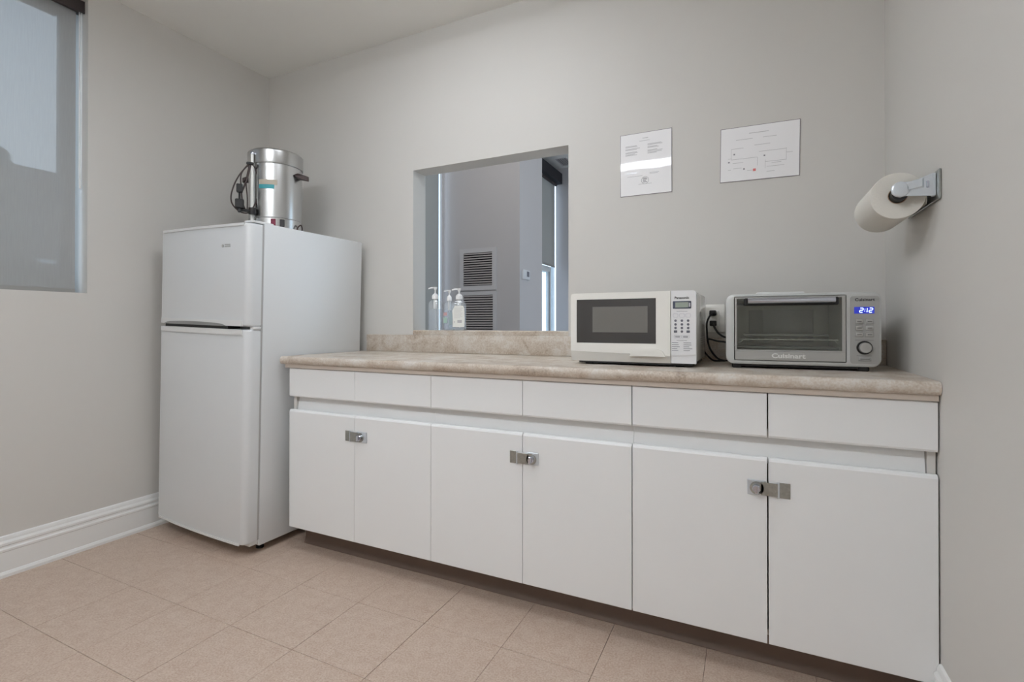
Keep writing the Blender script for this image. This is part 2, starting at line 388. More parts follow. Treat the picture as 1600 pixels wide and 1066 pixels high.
w4 = struct('added_window_4', MB().box((4.08, 1.0, .3), (4.14, 1.06, 3.1)).box((4.08, 4.14, .3), (4.14, 4.2, 3.1)).box((4.08, 2.57, .3), (4.14, 2.63, 3.1)).box((4.08, 1.06, 3.04), (4.14, 4.14, 3.1)).box((4.08, 1.06, .3), (4.14, 4.14, .36)), M['frame_alu'])  # unseen window, added to send sky light onto the lounge column
for a, b in ((1.062, 2.568), (2.632, 4.138)):
    MB().box((4.107, a, .362), (4.113, b, 3.038)).build('window_pane', M['pane'], w4)

# light from the sky enters through these openings: sampling portals only
def portal(loc, rot, sx_, sy_):
    l = bpy.data.lights.new('portal', 'AREA'); l.shape = 'RECTANGLE'; l.size = sx_; l.size_y = sy_; l.cycles.is_portal = True
    o = bpy.data.objects.new('sky_portal', l); COL.objects.link(o); o.location = loc; o.rotation_euler = rot
portal((-.205, (WY0 + WY1) / 2, (WZ0 + WZ1) / 2), (0, R(-90), 0), WZ1 - WZ0, WY1 - WY0)
portal((LX - .19, 2.325, 2.12), (0, R(-90), 0), 3.5, 2.25)
portal((LX - .19, 5.8, 2.0), (0, R(-90), 0), 4.0, 3.2)
portal((4.19, 2.6, 1.7), (0, R(90), 0), 2.7, 3.1)

# ---------------------------------------------------------------- outside the left window
struct('ground', MB().box((-40, -30, -.5), (LX - .2, 30, -.08)), M['concrete'])
nb = thing('neighbour_building', 'low grey building with shallow dark roof seen through the grey window blind', 'building', (-7.5, 2.2, -.08))
MB().box((-2, -6.0, 0), (1.0, 2.8, 3.15)).build('wall', M['stucco'], nb)
MB().prism([(-2.3, 3.15), (1.35, 3.15), (1.35, 3.32), (-.5, 3.7), (-2.3, 3.3)], 'y', -6.3, 3.1).build('roof', M['shingle'], nb)
for k, yy in enumerate((-4.0, -1.6, .8)):
    f = MB().box((1.0, yy, 1.0), (1.04, yy + 1.1, 2.1)).build('window', M['frame_alu'], nb)
    MB().box((1.04, yy + .07, 1.07), (1.05, yy + 1.03, 2.03)).build('pane', M['mw_glass'], f)
def conifer(x, y, h, lab):
    t = thing('conifer_tree', lab, 'tree', (x, y, -.08))
    MB().lathe([(.14, 0), (.10, h * .5), (.02, h * .98)], 8).build('trunk', M['bark'], t, smooth=60)
    mb = MB()
    for k in range(900):
        f = random.random() ** .8; z = h * (.12 + .86 * f); rr = (1 - f) * h * .24 + .03
        a = random.uniform(0, 6.283); q = random.uniform(.25, 1) * rr
        c = Vector((math.cos(a) * q, math.sin(a) * q, z - .25 * q)); d = Vector((math.cos(a), math.sin(a), -.35)).normalized() * .17; s2 = Vector((-math.sin(a), math.cos(a), 0)) * .07
        v = [mb.bm.verts.new(p) for p in (c - d * .4 - s2 * .4, c + d, c - d * .4 + s2 * .4, c - d * .2 + Vector((0, 0, .07)))]
        for tri in ((0, 1, 3), (1, 2, 3), (2, 0, 3), (0, 2, 1)): mb.bm.faces.new([v[i] for i in tri])
    mb.build('foliage', M['needles'], t, kind='stuff')
conifer(-4.9, .26, 3.30, 'dark conifer standing outside the blind-covered window')

# ---------------------------------------------------------------- window blinds
bl = thing('roller_blind', 'grey see-through roller blind drawn down over the kitchen window', 'blind', (-.06, WY1, WZ0))
MB().sheet(0, WY0 - WY1 + .02, -.022, .002, 1.36).build('shade_cloth', M['blind'], bl)
MB().box((-.006, WY0 - WY1 + .02, .0005), (.004, -.022, .022), .002, 1).build('hem_bar', M['blind_bar'], bl)
MB().lathe([(.026, WY0 - WY1 + .004), (.026, -.004)], 20, (-.012, 0, 1.365), 'y').build('roller_tube', M['cassette'], bl, smooth=40)
MB().box((.028, WY0 - WY1 + .002, 1.335), (.034, -.002, 1.391)).build('fascia', M['cassette'], bl, label='dark fascia strip at the top')
MB().tube([(.012, -.014, 1.36), (.012, -.013, 1.0), (.012, -.012, .56), (.012, -.0085, .505), (.012, -.005, .56), (.012, -.005, 1.0), (.012, -.006, 1.36)], .0026, 6).build('pull_chain', M['pump'], bl, smooth=60)
b2 = thing('roller_blind', 'tall grey lounge blind edged by a bright gap, behind the pump bottles', 'blind', (LX + .01, 0, .3), group=None)
MB().sheet(0, 1.15, 2.985, .05, 3.55).build('shade_cloth', M['blind_dense'], b2)
MB().box((-.004, 1.15, .03), (.008, 2.985, .06)).build('hem_bar', M['blind_bar'], b2)
MB().lathe([(.035, 1.15), (.035, 2.99)], 16, (.03, 0, 3.57), 'y').build('roller_tube', M['cassette'], b2, smooth=40)
b3 = thing('roller_blind', 'raised grey lounge blind hanging above the glazed patio door', 'blind', (LX + .02, 0, 2.2))
MB().sheet(0, 4.15, 7.06, .02, 1.635).build('shade_cloth', M['blind_dense'], b3)
MB().box((-.005, 4.15, 0), (.008, 7.06, .03)).build('hem_bar', M['blind_bar'], b3)
MB().lathe([(.03, 4.15), (.03, 7.05)], 16, (.033, 0, 1.642), 'y').build('roller_tube', M['cassette'], b3, smooth=40)
vl = MB().box((LX + .0005, 4.1, 3.88), (LX + .14, EY - .005, 4.085)).build('valance', M['valance']); vl['label'] = 'dark valance box under the lounge ceiling above the raised blind'; vl['category'] = 'valance'

# ---------------------------------------------------------------- lounge vents, thermostat
def vent(x0, x1, z0, z1, fw, n, label, seed):
    t = thing('air_vent', label, 'vent', (x0, AY, z0), group='louvred vents in the lounge wall')
    w, h = x1 - x0, z1 - z0
    out = [(0, 0), (w, 0), (w, h), (0, h)]; inn = [(fw, fw), (w - fw, fw), (w - fw, h - fw), (fw, h - fw)]
    MB().ring(out, inn, 'y', -.018, -.001).build('frame', M['vent_frame'], t)
    MB().box((fw, -.003, fw), (w - fw, -.001, h - fw)).build('duct', M['vent_dark'], t)
    pitch = (h - 2 * fw) / n
    a = None
    for k in range(n):
        if a is None:
            s = pitch * .80
            a = MB().prism([(-.004, .0), (-.0185, -s * .30), (-.0185, -s * .80), (-.0165, -s * .80), (-.0160, -s * .36), (-.004, -.004)], 'x', fw + .001, w - fw - .001).build('slat', M['vent_slat'], t)
            a.location = (0, 0, fw + pitch * (k + .9)); o = a
        else:
            o = a.copy(); COL.objects.link(o); o.parent = t; o.location = (0, 0, fw + pitch * (k + .9))
vent(-.437, .078, 1.484, 2.0, .055, 14, 'upper of two square louvred vents in the lounge wall', 1)
vent(-.425, .078, .93, 1.468, .045, 15, 'lower louvred vent in the lounge wall beside the white pump bottle', 2)
th = thing('thermostat', 'small white thermostat on the lounge column edge', 'thermostat', (AX, 3.25, 1.605))
MB().box((0, -.10, 0), (.026, .10, .115), .006).build('housing', M['thermo'], th, smooth=30)
MB().box((.026, 0.0, .035), (.0275, .07, .098)).build('screen', M['key'], th)
cv = thing('ceiling_vent', 'small grey vent in the lounge ceiling', 'vent', (-.37, 6.80, LH))
MB().ring([(-.11, -.22), (.11, -.22), (.11, .22), (-.11, .22)], [(-.095, -.2), (.095, -.2), (.095, .2), (-.095, .2)], 'z', -.012, -.001).build('frame', M['vent_frame'], cv)
MB().box((-.095, -.2, -.004), (.095, .2, -.001)).build('duct', M['handle_grey'], cv)
for k in range(5): MB().box((-.088 + k * .0405, -.199, -.010), (-.076 + k * .0405, .199, -.003)).build('slat', M['vent_slat'], cv)

# ---------------------------------------------------------------- ceiling lights (out of frame overhead)
def lamp(loc, sx_, sy_, m, label):
    """surface-mounted wraparound fixture: white pan, lens that also shines sideways"""
    t = thing('ceiling_light', label, 'light', loc, group='fluorescent ceiling lights')
    MB().box((-sx_ / 2, -sy_ / 2, -.020), (sx_ / 2, sy_ / 2, -.0005)).build('housing', M['fixture'], t)
    MB().prism([(-sy_ / 2, -.0205), (-sy_ / 2 + .02, -.075), (sy_ / 2 - .02, -.075), (sy_ / 2, -.0205)], 'x', -sx_ / 2 + .012, sx_ / 2 - .012).build('diffuser', m, t)
    for sg in (-1, 1): MB().box((sg * sx_ / 2 - .010, -sy_ / 2 - .002, -.080), (sg * sx_ / 2 + .010, sy_ / 2 + .002, -.0005)).build('end_cap', M['fixture'], t)
lamp((1.65, -1.02, H), .9, .36, M['lamp'], 'white fluorescent ceiling light above the counter')
lamp((1.75, -2.75, H), 1.2, .30, M['lamp_b'], 'white fluorescent ceiling light towards the rear of the room')

for x, y in ((.7, 1.5), (2.4, 6.0)): lamp((x, y, LH), 1.2, .6, M['lounge_fill'], 'added out-of-frame ceiling light over the %s half of the lounge' % ('near' if y < 3 else 'far'))  # unseen lamps, added to lift the vent wall and the end wall

# ---------------------------------------------------------------- base cabinets
DF = -.576                                   # door faces
XD = [.8749, 1.2755, 1.6762, 2.0811, 2.4805, 2.8821, 3.2815]
GAP = [0, .0008, .0010, .0011, .0019, .0021, 0]
ZD0, ZD1, ZW0, ZW1 = .108, .6603, .7213, .8545
def panel(x0, x1, z0, z1, name, par, bev_top=False):
    mb = MB()
    y0, y1 = DF, DF + .019
    if bev_top:  # door: top edge sloped back into a finger pull, front edges eased
        mb.prism([(y0, z0 + .002), (y0 + .002, z0), (y1, z0), (y1, z1 - .001), (y0 + .008, z1), (y0 + .003, z1 - .003), (y0, z1 - .010)], 'x', x0, x1)
    else:        # drawer front: lower edge undercut
        mb.prism([(y0, z0 + .006), (y0 + .003, z0), (y1, z0 + .002), (y1, z1), (y0 + .002, z1), (y0, z1 - .002)], 'x', x0, x1)
    return mb.build(name, M['cabinet'], par)
CABL = ['white two-door base cabinet beside the fridge, hasp across its doors',
        'middle white base cabinet with two doors under the hatch',
        'white two-door base cabinet against the wall, under the toaster oven']
def hasp(par, xs0, xs1, xb, flip):
    """hinged hasp over a door joint: leaf screwed to one door, slotted strap over the staple plate on the other"""
    z0, z1 = .547, .592; L = xs1 - xs0
    def X(u): return (xs1 - u) if flip else (xs0 + u)
    def bx(u0, u1, ya, yb, za, zb, bev=0):
        a, b = sorted((X(u0), X(u1))); return ((a, DF - yb, za), (b, DF - ya, zb), bev, 1)
    h = MB().box(*bx(0, .030, .0002, .0022, z0, z1, .0006)).build('hasp', M['zinc'], par, label='zinc hasp across the door joint')
    MB().lathe([(.0035, z0), (.0035, z1)], 12, (X(.031), DF - .0045, 0), 'z').build('hinge_pin', M['zinc_bright'], h, smooth=40)
    mb = MB(); mb.box(*bx(.031, .078, .005, .0075, z0 + .003, z1 - .003, .0008))
    mb.lathe([(.0195, 0), (.0195, .0025)], 20, (X(.088), DF - .0075, (z0 + z1) / 2), 'y')
    mb.build('strap', M['zinc'], h, smooth=30)
    MB().box(*bx(.066, L, .0002, .0045, z0 + .001, z1 + .001, .001)).build('staple_plate', M['zinc_bright'], h)
    k = MB(); k.lathe([(.0115, 0), (.0115, -.007), (.0095, -.010), (.0095, -.012)], 20, (X(.089), DF - .0075, (z0 + z1) / 2), 'y')
    k.box(*bx(.084, .094, .0185, .027, (z0 + z1) / 2 - .013, (z0 + z1) / 2 + .013, .002)); k.build('turn_knob', M['chrome'], h, smooth=30)
    MB().lathe([(.0045, 0), (.0045, -.0010)], 12, (X(.079), DF - .0076, z0 + .012), 'y').build('rivet', M['logo_dark'], h)
for c in range(3):
    x0, xm, x1 = XD[2 * c], XD[2 * c + 1], XD[2 * c + 2]
    t = thing('base_cabinet', CABL[c], 'cabinet', (0, 0, 0), group='white base cabinets under the counter')
    ca = MB(); xl = x0 + (.006 if c == 0 else .0004); xr = x1 - (.0 if c == 2 else .0004)
    fl, fr_r = (-.5555 if c == 0 else -.525), (-.5555 if c == 2 else -.525)
    ca.box((xl, fl, .105), (xl + .018, -.003, .853)); ca.box((xr - .018, fr_r, .105), (xr, -.003, .853))
    ca.box((xl + .016, -.52, .105), (xr - .016, -.003, .121)); ca.box((xl + .016, -.010, .121), (xr - .016, -.003, .853))
    ca.box((xl + .016, -.481, .03), (xr - .016, -.465, .105)); ca.box((xl + .016, -.465, .0), (xl + .032, -.05, .105)); ca.box((xr - .032, -.465, .0), (xr - .016, -.05, .105))
    ca.build('carcass', M['cab_in'], t)
    MB().prism([(-.5545, .64), (-.5275, .64), (-.5275, .74), (-.536, .74)], 'x', xl + (.020 if c == 0 else 0), xr - (.020 if c == 2 else 0)).build('finger_rail', M['cabinet'], t)
    MB().box((xl + (.020 if c == 0 else 0), -.552, .84), (xr - (.020 if c == 2 else 0), -.5275, .853)).build('top_rail', M['cab_in'], t)
    g0, gm, g1 = GAP[2 * c], GAP[2 * c + 1], GAP[2 * c + 2]
    for a, b in ((x0 + g0, xm - gm), (xm + gm, x1 - g1)):
        panel(a, b, ZD0, ZD1, 'door', t, True); panel(a, b, ZW0, ZW1, 'drawer_front', t)
    if c == 0: hasp(t, 1.2235, 1.346, xm, False)
    if c == 1: hasp(t, 2.030, 2.145, xm, False)
    if c == 2: hasp(t, 2.827, 2.941, xm, True)

# countertop with rolled front edge and backsplash
ct = thing('countertop', 'long mottled beige laminate countertop over the white cabinets', 'countertop', (0, 0, .853))
zt = .909 - .853; zb = .873 - .853
prof = [(-.001, zb), (-.585, zb)]
for i in range(9):
    a = R(-90 - 180 * i / 8); prof.append((-.585 + .012 * math.cos(a), (zt + zb) / 2 + (zt - zb) / 2 * math.sin(a)))
prof += [(-.570, zt), (-.001, zt)]
XL = .8325
MB().prism(prof, 'x', XL, W - .001).build('slab', M['counter'], ct, smooth=35)
bsp = MB().box((.8435, -.020, .9093), (W - .001, -.001, 1.0035), .003, 2).build('backsplash', M['counter'], smooth=30)
bsp['label'] = 'low beige laminate backsplash strip along the back wall behind the counter'; bsp['category'] = 'backsplash'
MB().box((.852, -.583, .0035), (W - .004, -.556, zb)).box((.852, -.53, .0005), (W - .004, -.01, zb)).build('build_up_strip', M['substrate'], ct, label='pale particleboard strip under the front edge')

# ---------------------------------------------------------------- refrigerator (leans a little, as in the photo)
fr = thing('refrigerator', 'tall white top-freezer refrigerator between the wall and the counter', 'refrigerator', (.783, -.667, .0), (R(.113), R(1.572), R(-1.914)))
FW, FD, FH = .703, .614, 1.525
MB().box((-FW, 0, .035), (0, FD, FH), .004, 2).build('cabinet_shell', M['fridge'], fr, smooth=30)
MB().box((-FW + .004, -.011, .065), (-.0025, -.0003, FH - .009)).build('gasket', M['gasket'], fr)
MB().box((-FW + .01, -.045, .045), (-.004, .0, .072), .004).build('toe_grille', M['fridge_trim'], fr, smooth=30)
def fdoor(z0, z1, name):
    r = .030; y0 = -.078; y1 = -.011
    def loop(z, ins):
        pts = []
        n = 7; cxr = -ins - r; cxl = -FW + ins + r
        for i in range(n + 1):   # right front corner
            a = R(0 - 90 * i / n); pts.append((cxr + r * math.cos(a), y0 + ins + r + r * math.sin(a), z))
        for i in range(1, 12):   # gently bowed front
            u = i / 12; pts.append((cxr + (cxl - cxr) * u, y0 + ins - .010 * math.sin(math.pi * u), z))
        for i in range(n + 1):
            a = R(270 - 90 * i / n); pts.append((cxl + r * math.cos(a), y0 + ins + r + r * math.sin(a), z))
        pts.append((-FW + ins, y1, z)); pts.append((-ins, y1, z))
        return pts
    mb = MB(); mb.loft([loop(z0, .006), loop(z0 + .004, .001), loop(z0 + .010, 0), loop(z1 - .010, 0), loop(z1 - .004, .001), loop(z1, .006)])
    return mb.build(name, M['fridge'], fr, smooth=50)
ZG = 1.042
fz = fdoor(ZG + .008, FH - .008, 'freezer_door')
fd = fdoor(.060, ZG - .006, 'fridge_door')
def band(z0, z1, xa, xb, off, m, name, par, label=None, n=16, dep=.006):
    """bowed strip following the door front"""
    lo = []
    for z in (z0, z1):
        f = []
        for i in range(n + 1):
            x = xa + (xb - xa) * i / n; u = min(max((x + .03) / (-FW + .06), 0), 1)
            f.append((x, -.078 - .010 * math.sin(math.pi * u) - off, z))
        lo.append(f + [(p[0], p[1] + dep, p[2]) for p in f[::-1]])
    return MB().loft(lo).build(name, m, par, label=label, smooth=40)
# raised rims either side of the gap, arched recess = handle of the freezer door
band(ZG + .009, ZG + .034, -.030, -FW + .030, .006, M['fridge_trim'], 'lower_rim', fz)
band(ZG - .031, ZG - .007, -.030, -FW + .030, .006, M['fridge_trim'], 'upper_rim', fd)
band(FH - .020, FH - .008, -.030, -FW + .030, .004, M['fridge_trim'], 'top_rim', fz)
band(.058, .068, -.030, -FW + .030, .003, M['fridge_trim'], 'bottom_rim', fd)
hb = []
n = 18
xa, xb = -.135, -.640
def fy(x): u = min(max((x + .03) / (-FW + .06), 0), 1); return -.078 - .010 * math.sin(math.pi * u)
f1 = [(xa + (xb - xa) * i / n, fy(xa + (xb - xa) * i / n) - .0071, ZG + .0075) for i in range(n + 1)]
f2 = [(xa + (xb - xa) * i / n, fy(xa + (xb - xa) * i / n) - .0071, ZG + .0085 + .0155 * min(1, min(i, n - i) / 1.2) * (.55 + .45 * math.sin(math.pi * i / n))) for i in range(n + 1)]
MB().loft([f1 + [(p[0], p[1] + .002, p[2]) for p in f1[::-1]], f2 + [(p[0], p[1] + .002, p[2]) for p in f2[::-1]]]).build('handle', M['handle_grey'], fz, label='grey arched recess along the lower edge')
MB().box((-.640, -.080, ZG - .006), (-.135, -.02, ZG + .0078)).build('grip_channel', M['black'], fz, label='dark channel under the handle')
MB().box((-.022, -.05, ZG - .006), (.004, -.012, ZG + .008), .002).build('hinge', M['fridge_trim'], fr, smooth=30)
MB().box((-.060, -.06, FH - .004), (-.004, .05, FH + .006), .003).build('top_hinge_cap', M['fridge_trim'], fr, smooth=30)
lg = MB()
lg.lathe([(.007, 0), (.007, -.0015)], 20, (-.175, fy(-.175) - .0, 1.418), 'y')
for k, zz in enumerate((1.4205, 1.4125)): lg.box((-.163, fy(-.15) - .0008, zz), (-.124, fy(-.15) + .003, zz + .0045))
lg.build('badge', M['badge'], fz)
for xx, hz in ((-.055, .0), (-FW + .06, -.018)):
    MB().lathe([(.018, hz), (.018, hz + .010), (.010, hz + .012), (.010, .036)], 16, (xx, .045, .0)).build('foot', M['black'], fr, smooth=40)
for xx, hz in ((-.055, -.002), (-FW + .06, -.019)):
    MB().lathe([(.018, hz), (.018, .036)], 16, (xx, FD - .06, .0)).build('foot', M['black'], fr, smooth=40)

# ---------------------------------------------------------------- coffee urn on the fridge
UX, UY = .512, -.36; UR = .134
urn = thing('coffee_urn', 'polished steel coffee urn with its brown cord tied up, on the fridge', 'coffee urn', (UX, UY, 1.5425), (0, 0, 0))
urn.rotation_euler = (0, 0, math.atan2(2.8342 - UX, -(-2.2428 - UY)))
MB().lathe([(UR - .004, .004), (UR, .008), (UR, .070), (UR - .003, .074)], 64).build('base_band', M['steel'], urn, smooth=35)
MB().lathe([(UR - .006, .072), (UR - .002, .076), (UR - .002, .355), (UR - .005, .358)], 64).build('body', M['steel'], urn, smooth=35)
MB().lathe([(UR - .006, .356), (UR + .003, .358), (UR + .004, .364), (UR + .004, .425), (UR - .002, .433), (UR - .03, .437), (.04, .441), (.002, .443)], 64).build('lid', M['steel_lid'], urn, smooth=35)
def P(deg, r, z): a = R(deg); return (r * math.sin(a), -r * math.cos(a), z)      # deg: 0 = front, + = right
MB().tube([P(-49, UR + .012, .05), P(-49, UR + .012, .400)], .008, 12, 0).build('sight_gauge', M['gauge'], urn, smooth=60)
MB().lathe([(.010, .398), (.010, .408), (.005, .414)], 12, (P(-49, UR + .012, 0))).build('gauge_cap', M['chrome'], urn, smooth=60)
lb = []
for (a0, a1, z0, z1, m, nm) in ((-36, -3, .222, .243, 'label_teal', 'teal_label'), (-36, 3, .243, .268, 'label_beige', 'beige_label')):
    k = 8; l0 = [P(a0 + (a1 - a0) * i / k, UR + .0002, z0) for i in range(k + 1)] + [P(a1 + (a0 - a1) * i / k, UR - .002, z0) for i in range(k + 1)]
    MB().loft([l0, [(p[0], p[1], z1) for p in l0]]).build('sticker', M[m], urn, label=nm.replace('_', ' '))
def lug(mb, deg, z):
    """winged plastic grip standing off the wall of the urn: deep in the middle, pointed at both ends"""
    o = Vector(P(deg, 1, 0)); sd = Vector((-o.y, o.x, 0)); c = Vector(P(deg, UR - .003, z))
    lo = []
    for t, out_, hz in ((-1, .004, .003), (-.45, .030, .016), (-.1, .052, .021), (.3, .052, .021), (.65, .030, .014), (1, .004, .003)):
        a = c + sd * (.040 * t); b = a + o * out_
        lo.append([(a.x, a.y, a.z - hz * .5), (b.x, b.y, b.z - hz), (b.x, b.y, b.z + hz * .15), (a.x, a.y, a.z + hz)])
    mb.loft(lo); return mb
lug(MB(), 58, .312).build('handle', M['handle_brown'], urn, smooth=30)
lug(MB(), -120, .312).build('handle', M['handle_brown'], urn, smooth=30)
for deg, m, l in ((-5, 'switch_red', 'dark red rocker switch'), (13, 'logo_dark', 'black rocker switch')):
    c = Vector(P(deg, UR + .001, .046)); rot = Matrix.Rotation(R(deg), 4, 'Z')
    MB().box(c - Vector((.0115, .004, .019)), c + Vector((.0115, .005, .019)), .002, 1, rot=rot).build('switch', M[m], urn, label=l)
MB().tube([P(48, UR + .006, .0), P(45, UR + .014, .030), P(53, UR + .018, .050), P(61, UR + .014, .032), P(60, UR + .006, .0)], .0036, 8).build('spigot_guard', M['handle_brown'], urn, smooth=60)
# cord: hanks tied at the top of the gauge, plug dangling
g = lambda u, w, z: (Vector(P(-49, UR + .022 + w, z)) + Vector((u * math.cos(R(49)) * 1.25, u * math.sin(R(49)) * .5, 0)))
cd = MB()
cd.tube([g(0, .006, .345), g(-.045, .018, .27), g(-.078, .02, .19), g(-.082, .02, .13), g(-.055, .015, .095), g(-.02, .012, .085), g(.012, .01, .095)], .0034, 8)
cd.tube([g(0, .008, .345), g(-.035, .016, .28), g(-.030, .02, .20), g(-.022, .022, .14), g(-.012, .016, .10)], .0034, 8)
cd.tube([g(.008, .008, .345), g(.002, .02, .27), g(-.022, .022, .20), g(-.034, .024, .185)], .0042, 8)
cd.tube([g(.008, .008, .345), g(.042, .014, .32), g(.056, .016, .24), g(.046, .014, .16), g(.02, .012, .115), g(0, .01, .10)], .0034, 8)
cd.tube([g(.002, .006, .345), g(-.012, .012, .25), g(-.004, .014, .17), g(-.006, .012, .10)], .0030, 8)
po = cd.build('power_cord', M['brown_cord'], urn, smooth=60)
pl = MB(); p0 = g(-.034, .026, .185)
pl.box(p0 - Vector((.014, .012, .0)), p0 + Vector((.014, .012, .042)), .003, 1); pl.build('plug', M['rubber'], po)
q0 = g(-.034, .026, .125); pg = MB(); pg.box(q0 - Vector((.020, .016, .022)), q0 + Vector((.020, .016, .026)), .006, 2); pg.tube([q0 + Vector((0, 0, .02)), p0], .005, 8, 0); pg.box(q0 - Vector((.008, .01, .040)), q0 + Vector((.008, .01, -.02)), .003, 1); pg.build('connector', M['rubber'], po)
fa = MB(); c = Vector(P(-45, UR + .02, .10)); fa.lathe([(.018, -.016), (.018, .016)], 14, c); fa.tube([Vector(P(-49, UR - .01, .095)), c], .009, 10, 0); fa.tube([c, c + Vector((-.05, -.02, -.002))], .008, 10, 0); fa.build('faucet', M['rubber'], urn, smooth=40, label='black faucet behind the cord')
MB().box(Vector(g(0, .004, .338)) - Vector((.016, .010, .0)), Vector(g(0, .004, .338)) + Vector((.018, .010, .014)), .004, 1).build('cord_tie', M['black'], urn)

# ---------------------------------------------------------------- outlet and cords
ol = thing('wall_outlet', 'white double wall outlet between microwave and toaster oven, two plugs in it', 'outlet', (2.705, 0, 1.085))
MB().box((-.037, -.006, -.058), (.037, -.0005, .058), .003, 2).build('cover_plate', M['plate'], ol, smooth=30)
MB().box((-.0175, -.008, -.034), (.0175, -.006, .034), .001, 1).build('receptacle', M['mw'], ol)

# ---------------------------------------------------------------- microwave
mw = thing('microwave', 'white microwave oven with dark window on the beige counter', 'microwave', (2.214, -.42, .909), (0, 0, R(-.9)))
MWW, MWD, MWH = .4545, .345, .2685; z0 = .0125
MB().box((.003, .022, z0 + .004), (MWW - .003, MWD, MWH - .003), .006, 3).build('case', M['mw_side'], mw, smooth=30)
xdr = .3690
def bowed(xa, xb, za, zb, ya, yb, r, lipz):
    """front slab: rounded top edge, lower lip swept back"""
    pts = [(yb, zb), (ya + r, zb)]
    for i in range(1, 6): a = R(90 + 90 * i / 5); pts.append((ya + r + r * math.cos(a), zb - r + r * math.sin(a)))
    pts += [(ya, lipz), (ya + .008, za + .004), (ya + .011, za), (yb, za)]
    return MB().prism(pts, 'x', xa, xb)
# door frame built as a ring around the window opening
wx0, wx1, wz0, wz1 = .0235, .3195, .081, .2445
dr = MB()
out = [(0.0, .052), (xdr, .044), (xdr, MWH), (0.0, MWH - .001)]
dr.prism([(0, .044 + .006), (wx0, .049), (wx0, MWH), (.012, MWH), (.003, MWH - .003), (0, MWH - .012)], 'y', -.0, .022)
dr.prism([(wx1, .0415), (xdr, .0395), (xdr, MWH), (wx1, MWH)], 'y', 0, .022)
dr.prism([(wx0, .049), (wx1, .0415), (wx1, wz0), (wx0, wz0)], 'y', 0, .022)
dr.prism([(wx0, wz1), (wx1, wz1), (wx1, MWH), (wx0, MWH)], 'y', 0, .022)
door = dr.build('door', M['mw'], mw)
lip = MB()
lo = [[(0.001, .0005, .050), (0.001, .022, .050), (0.001, .022, z0), (0.001, .009, z0)], [(xdr * .35, .0005, .0475), (xdr * .35, .022, .0475), (xdr * .35, .022, z0), (xdr * .35, .010, z0)], [(xdr * .7, .0005, .0405), (xdr * .7, .022, .0405), (xdr * .7, .022, z0), (xdr * .7, .010, z0)], [(xdr, .0005, .0395), (xdr, .022, .0395), (xdr, .022, z0), (xdr, .010, z0)]]
lip.loft(lo).build('lower_lip', M['mw_lip'], door)
MB().box((wx0 + .0003, .003, wz0 + .0003), (wx1 - .0003, .02, wz1 - .0003)).build('window', M['mw_glass'], door, label='dark glass window')
MB().box((wx0 + .062, .0022, wz0 + .040), (wx1 - .030, .0031, wz1 - .028)).build('window_screen', M['mw_screen'], door, label='paler perforated screen in the window')
lt = MB(); lp = []
for i in range(13): u = i / 12; lp.append((.2265 + .127 * u, .036 + .030 * min(1, math.sin(math.pi * u) ** .35 if 0 < u < 1 else 0)))
lt.prism(lp, 'y', -.008, .004); lt.build('door_release', M['mw'], door, smooth=20)
# control panel
pn = MB(); pn.prism([(xdr + .0022, z0 + .001), (MWW, z0 + .001), (MWW, MWH - .010), (MWW - .003, MWH - .003), (MWW - .010, MWH), (xdr + .0022, MWH)], 'y', .0035, .022)
cp = pn.build('control_panel', M['mw_panel'], mw)
pn = MB(); pn.prism([(xdr + .0022, .0405), (MWW, .046), (MWW, MWH - .010), (MWW - .003, MWH - .003), (MWW - .010, MWH), (xdr + .0022, MWH)], 'y', .0, .0036)
pn.build('panel_face', M['mw_panel'], mw)
px = lambda X: X - 2.214
zz = lambda Z: Z - .909
MB().text('Panasonic', .0118, face(px(2.6215), -.0004, zz(1.152)), .0003, .00028, 1.04).build('lettering', M['logo_dark'], cp)
dp = MB().box((px(2.5915), -.0012, zz(1.1145)), (px(2.6525), .0005, zz(1.1405)), .0015, 1).build('display', M['lcd_frame'], cp)
MB().box((px(2.600), -.0018, zz(1.1185)), (px(2.6435), -.0010, zz(1.1365))).build('display_glass', M['lcd'], dp)
MB().box((px(2.6455), -.0018, zz(1.1205)), (px(2.650), -.0010, zz(1.1345))).build('display_marks', M['key_pale'], dp)
K = [px(2.6005), px(2.6218), px(2.6425)]
for x in K:
    MB().ring(rrect(.017, .014, .004, 3, x, zz(1.0905)), rrect(.015, .012, .003, 3, x, zz(1.0905)), 'y', -.0008, .0005).build('key', M['key_pale'], cp, label='pale outlined key')
for r, z in enumerate((1.0725, 1.0595, 1.0470, 1.0345)):
    for c, x in enumerate(K):
        if r == 3 and c != 1: MB().box((x - .0055, -.0010, zz(z) - .0040), (x + .0055, .0005, zz(z) + .0040), .001, 1).build('key', M['key'], cp)
        else: MB().lathe([(.0043, .0005), (.0043, -.0010)], 16, (x, 0, zz(z)), 'y').build('key', M['key'], cp)
for x in (px(2.608), px(2.634)):
    k = MB().ring(rrect(.0245, .011, .002, 3, x, zz(1.0165)), rrect(.0232, .0097, .0015, 3, x, zz(1.0165)), 'y', -.0008, .0005).build('key', M['key_pale'], cp, label='wide outlined key')
    MB().box((x - .008, -.0006, zz(1.0172)), (x + .008, .0005, zz(1.0185))).box((x - .008, -.0006, zz(1.0140)), (x + .007, .0005, zz(1.0153))).build('key_print', M['ink'], k)
pr = MB(); random.seed(3)
for z in (.9945, .9875, .9810, .9745, .968):
    for xc in (px(2.5985), px(2.6375)): L = random.uniform(.018, .031); pr.box((xc - .0105, -.0005, zz(z)), (xc - .0105 + L, .0005, zz(z) + .0017))
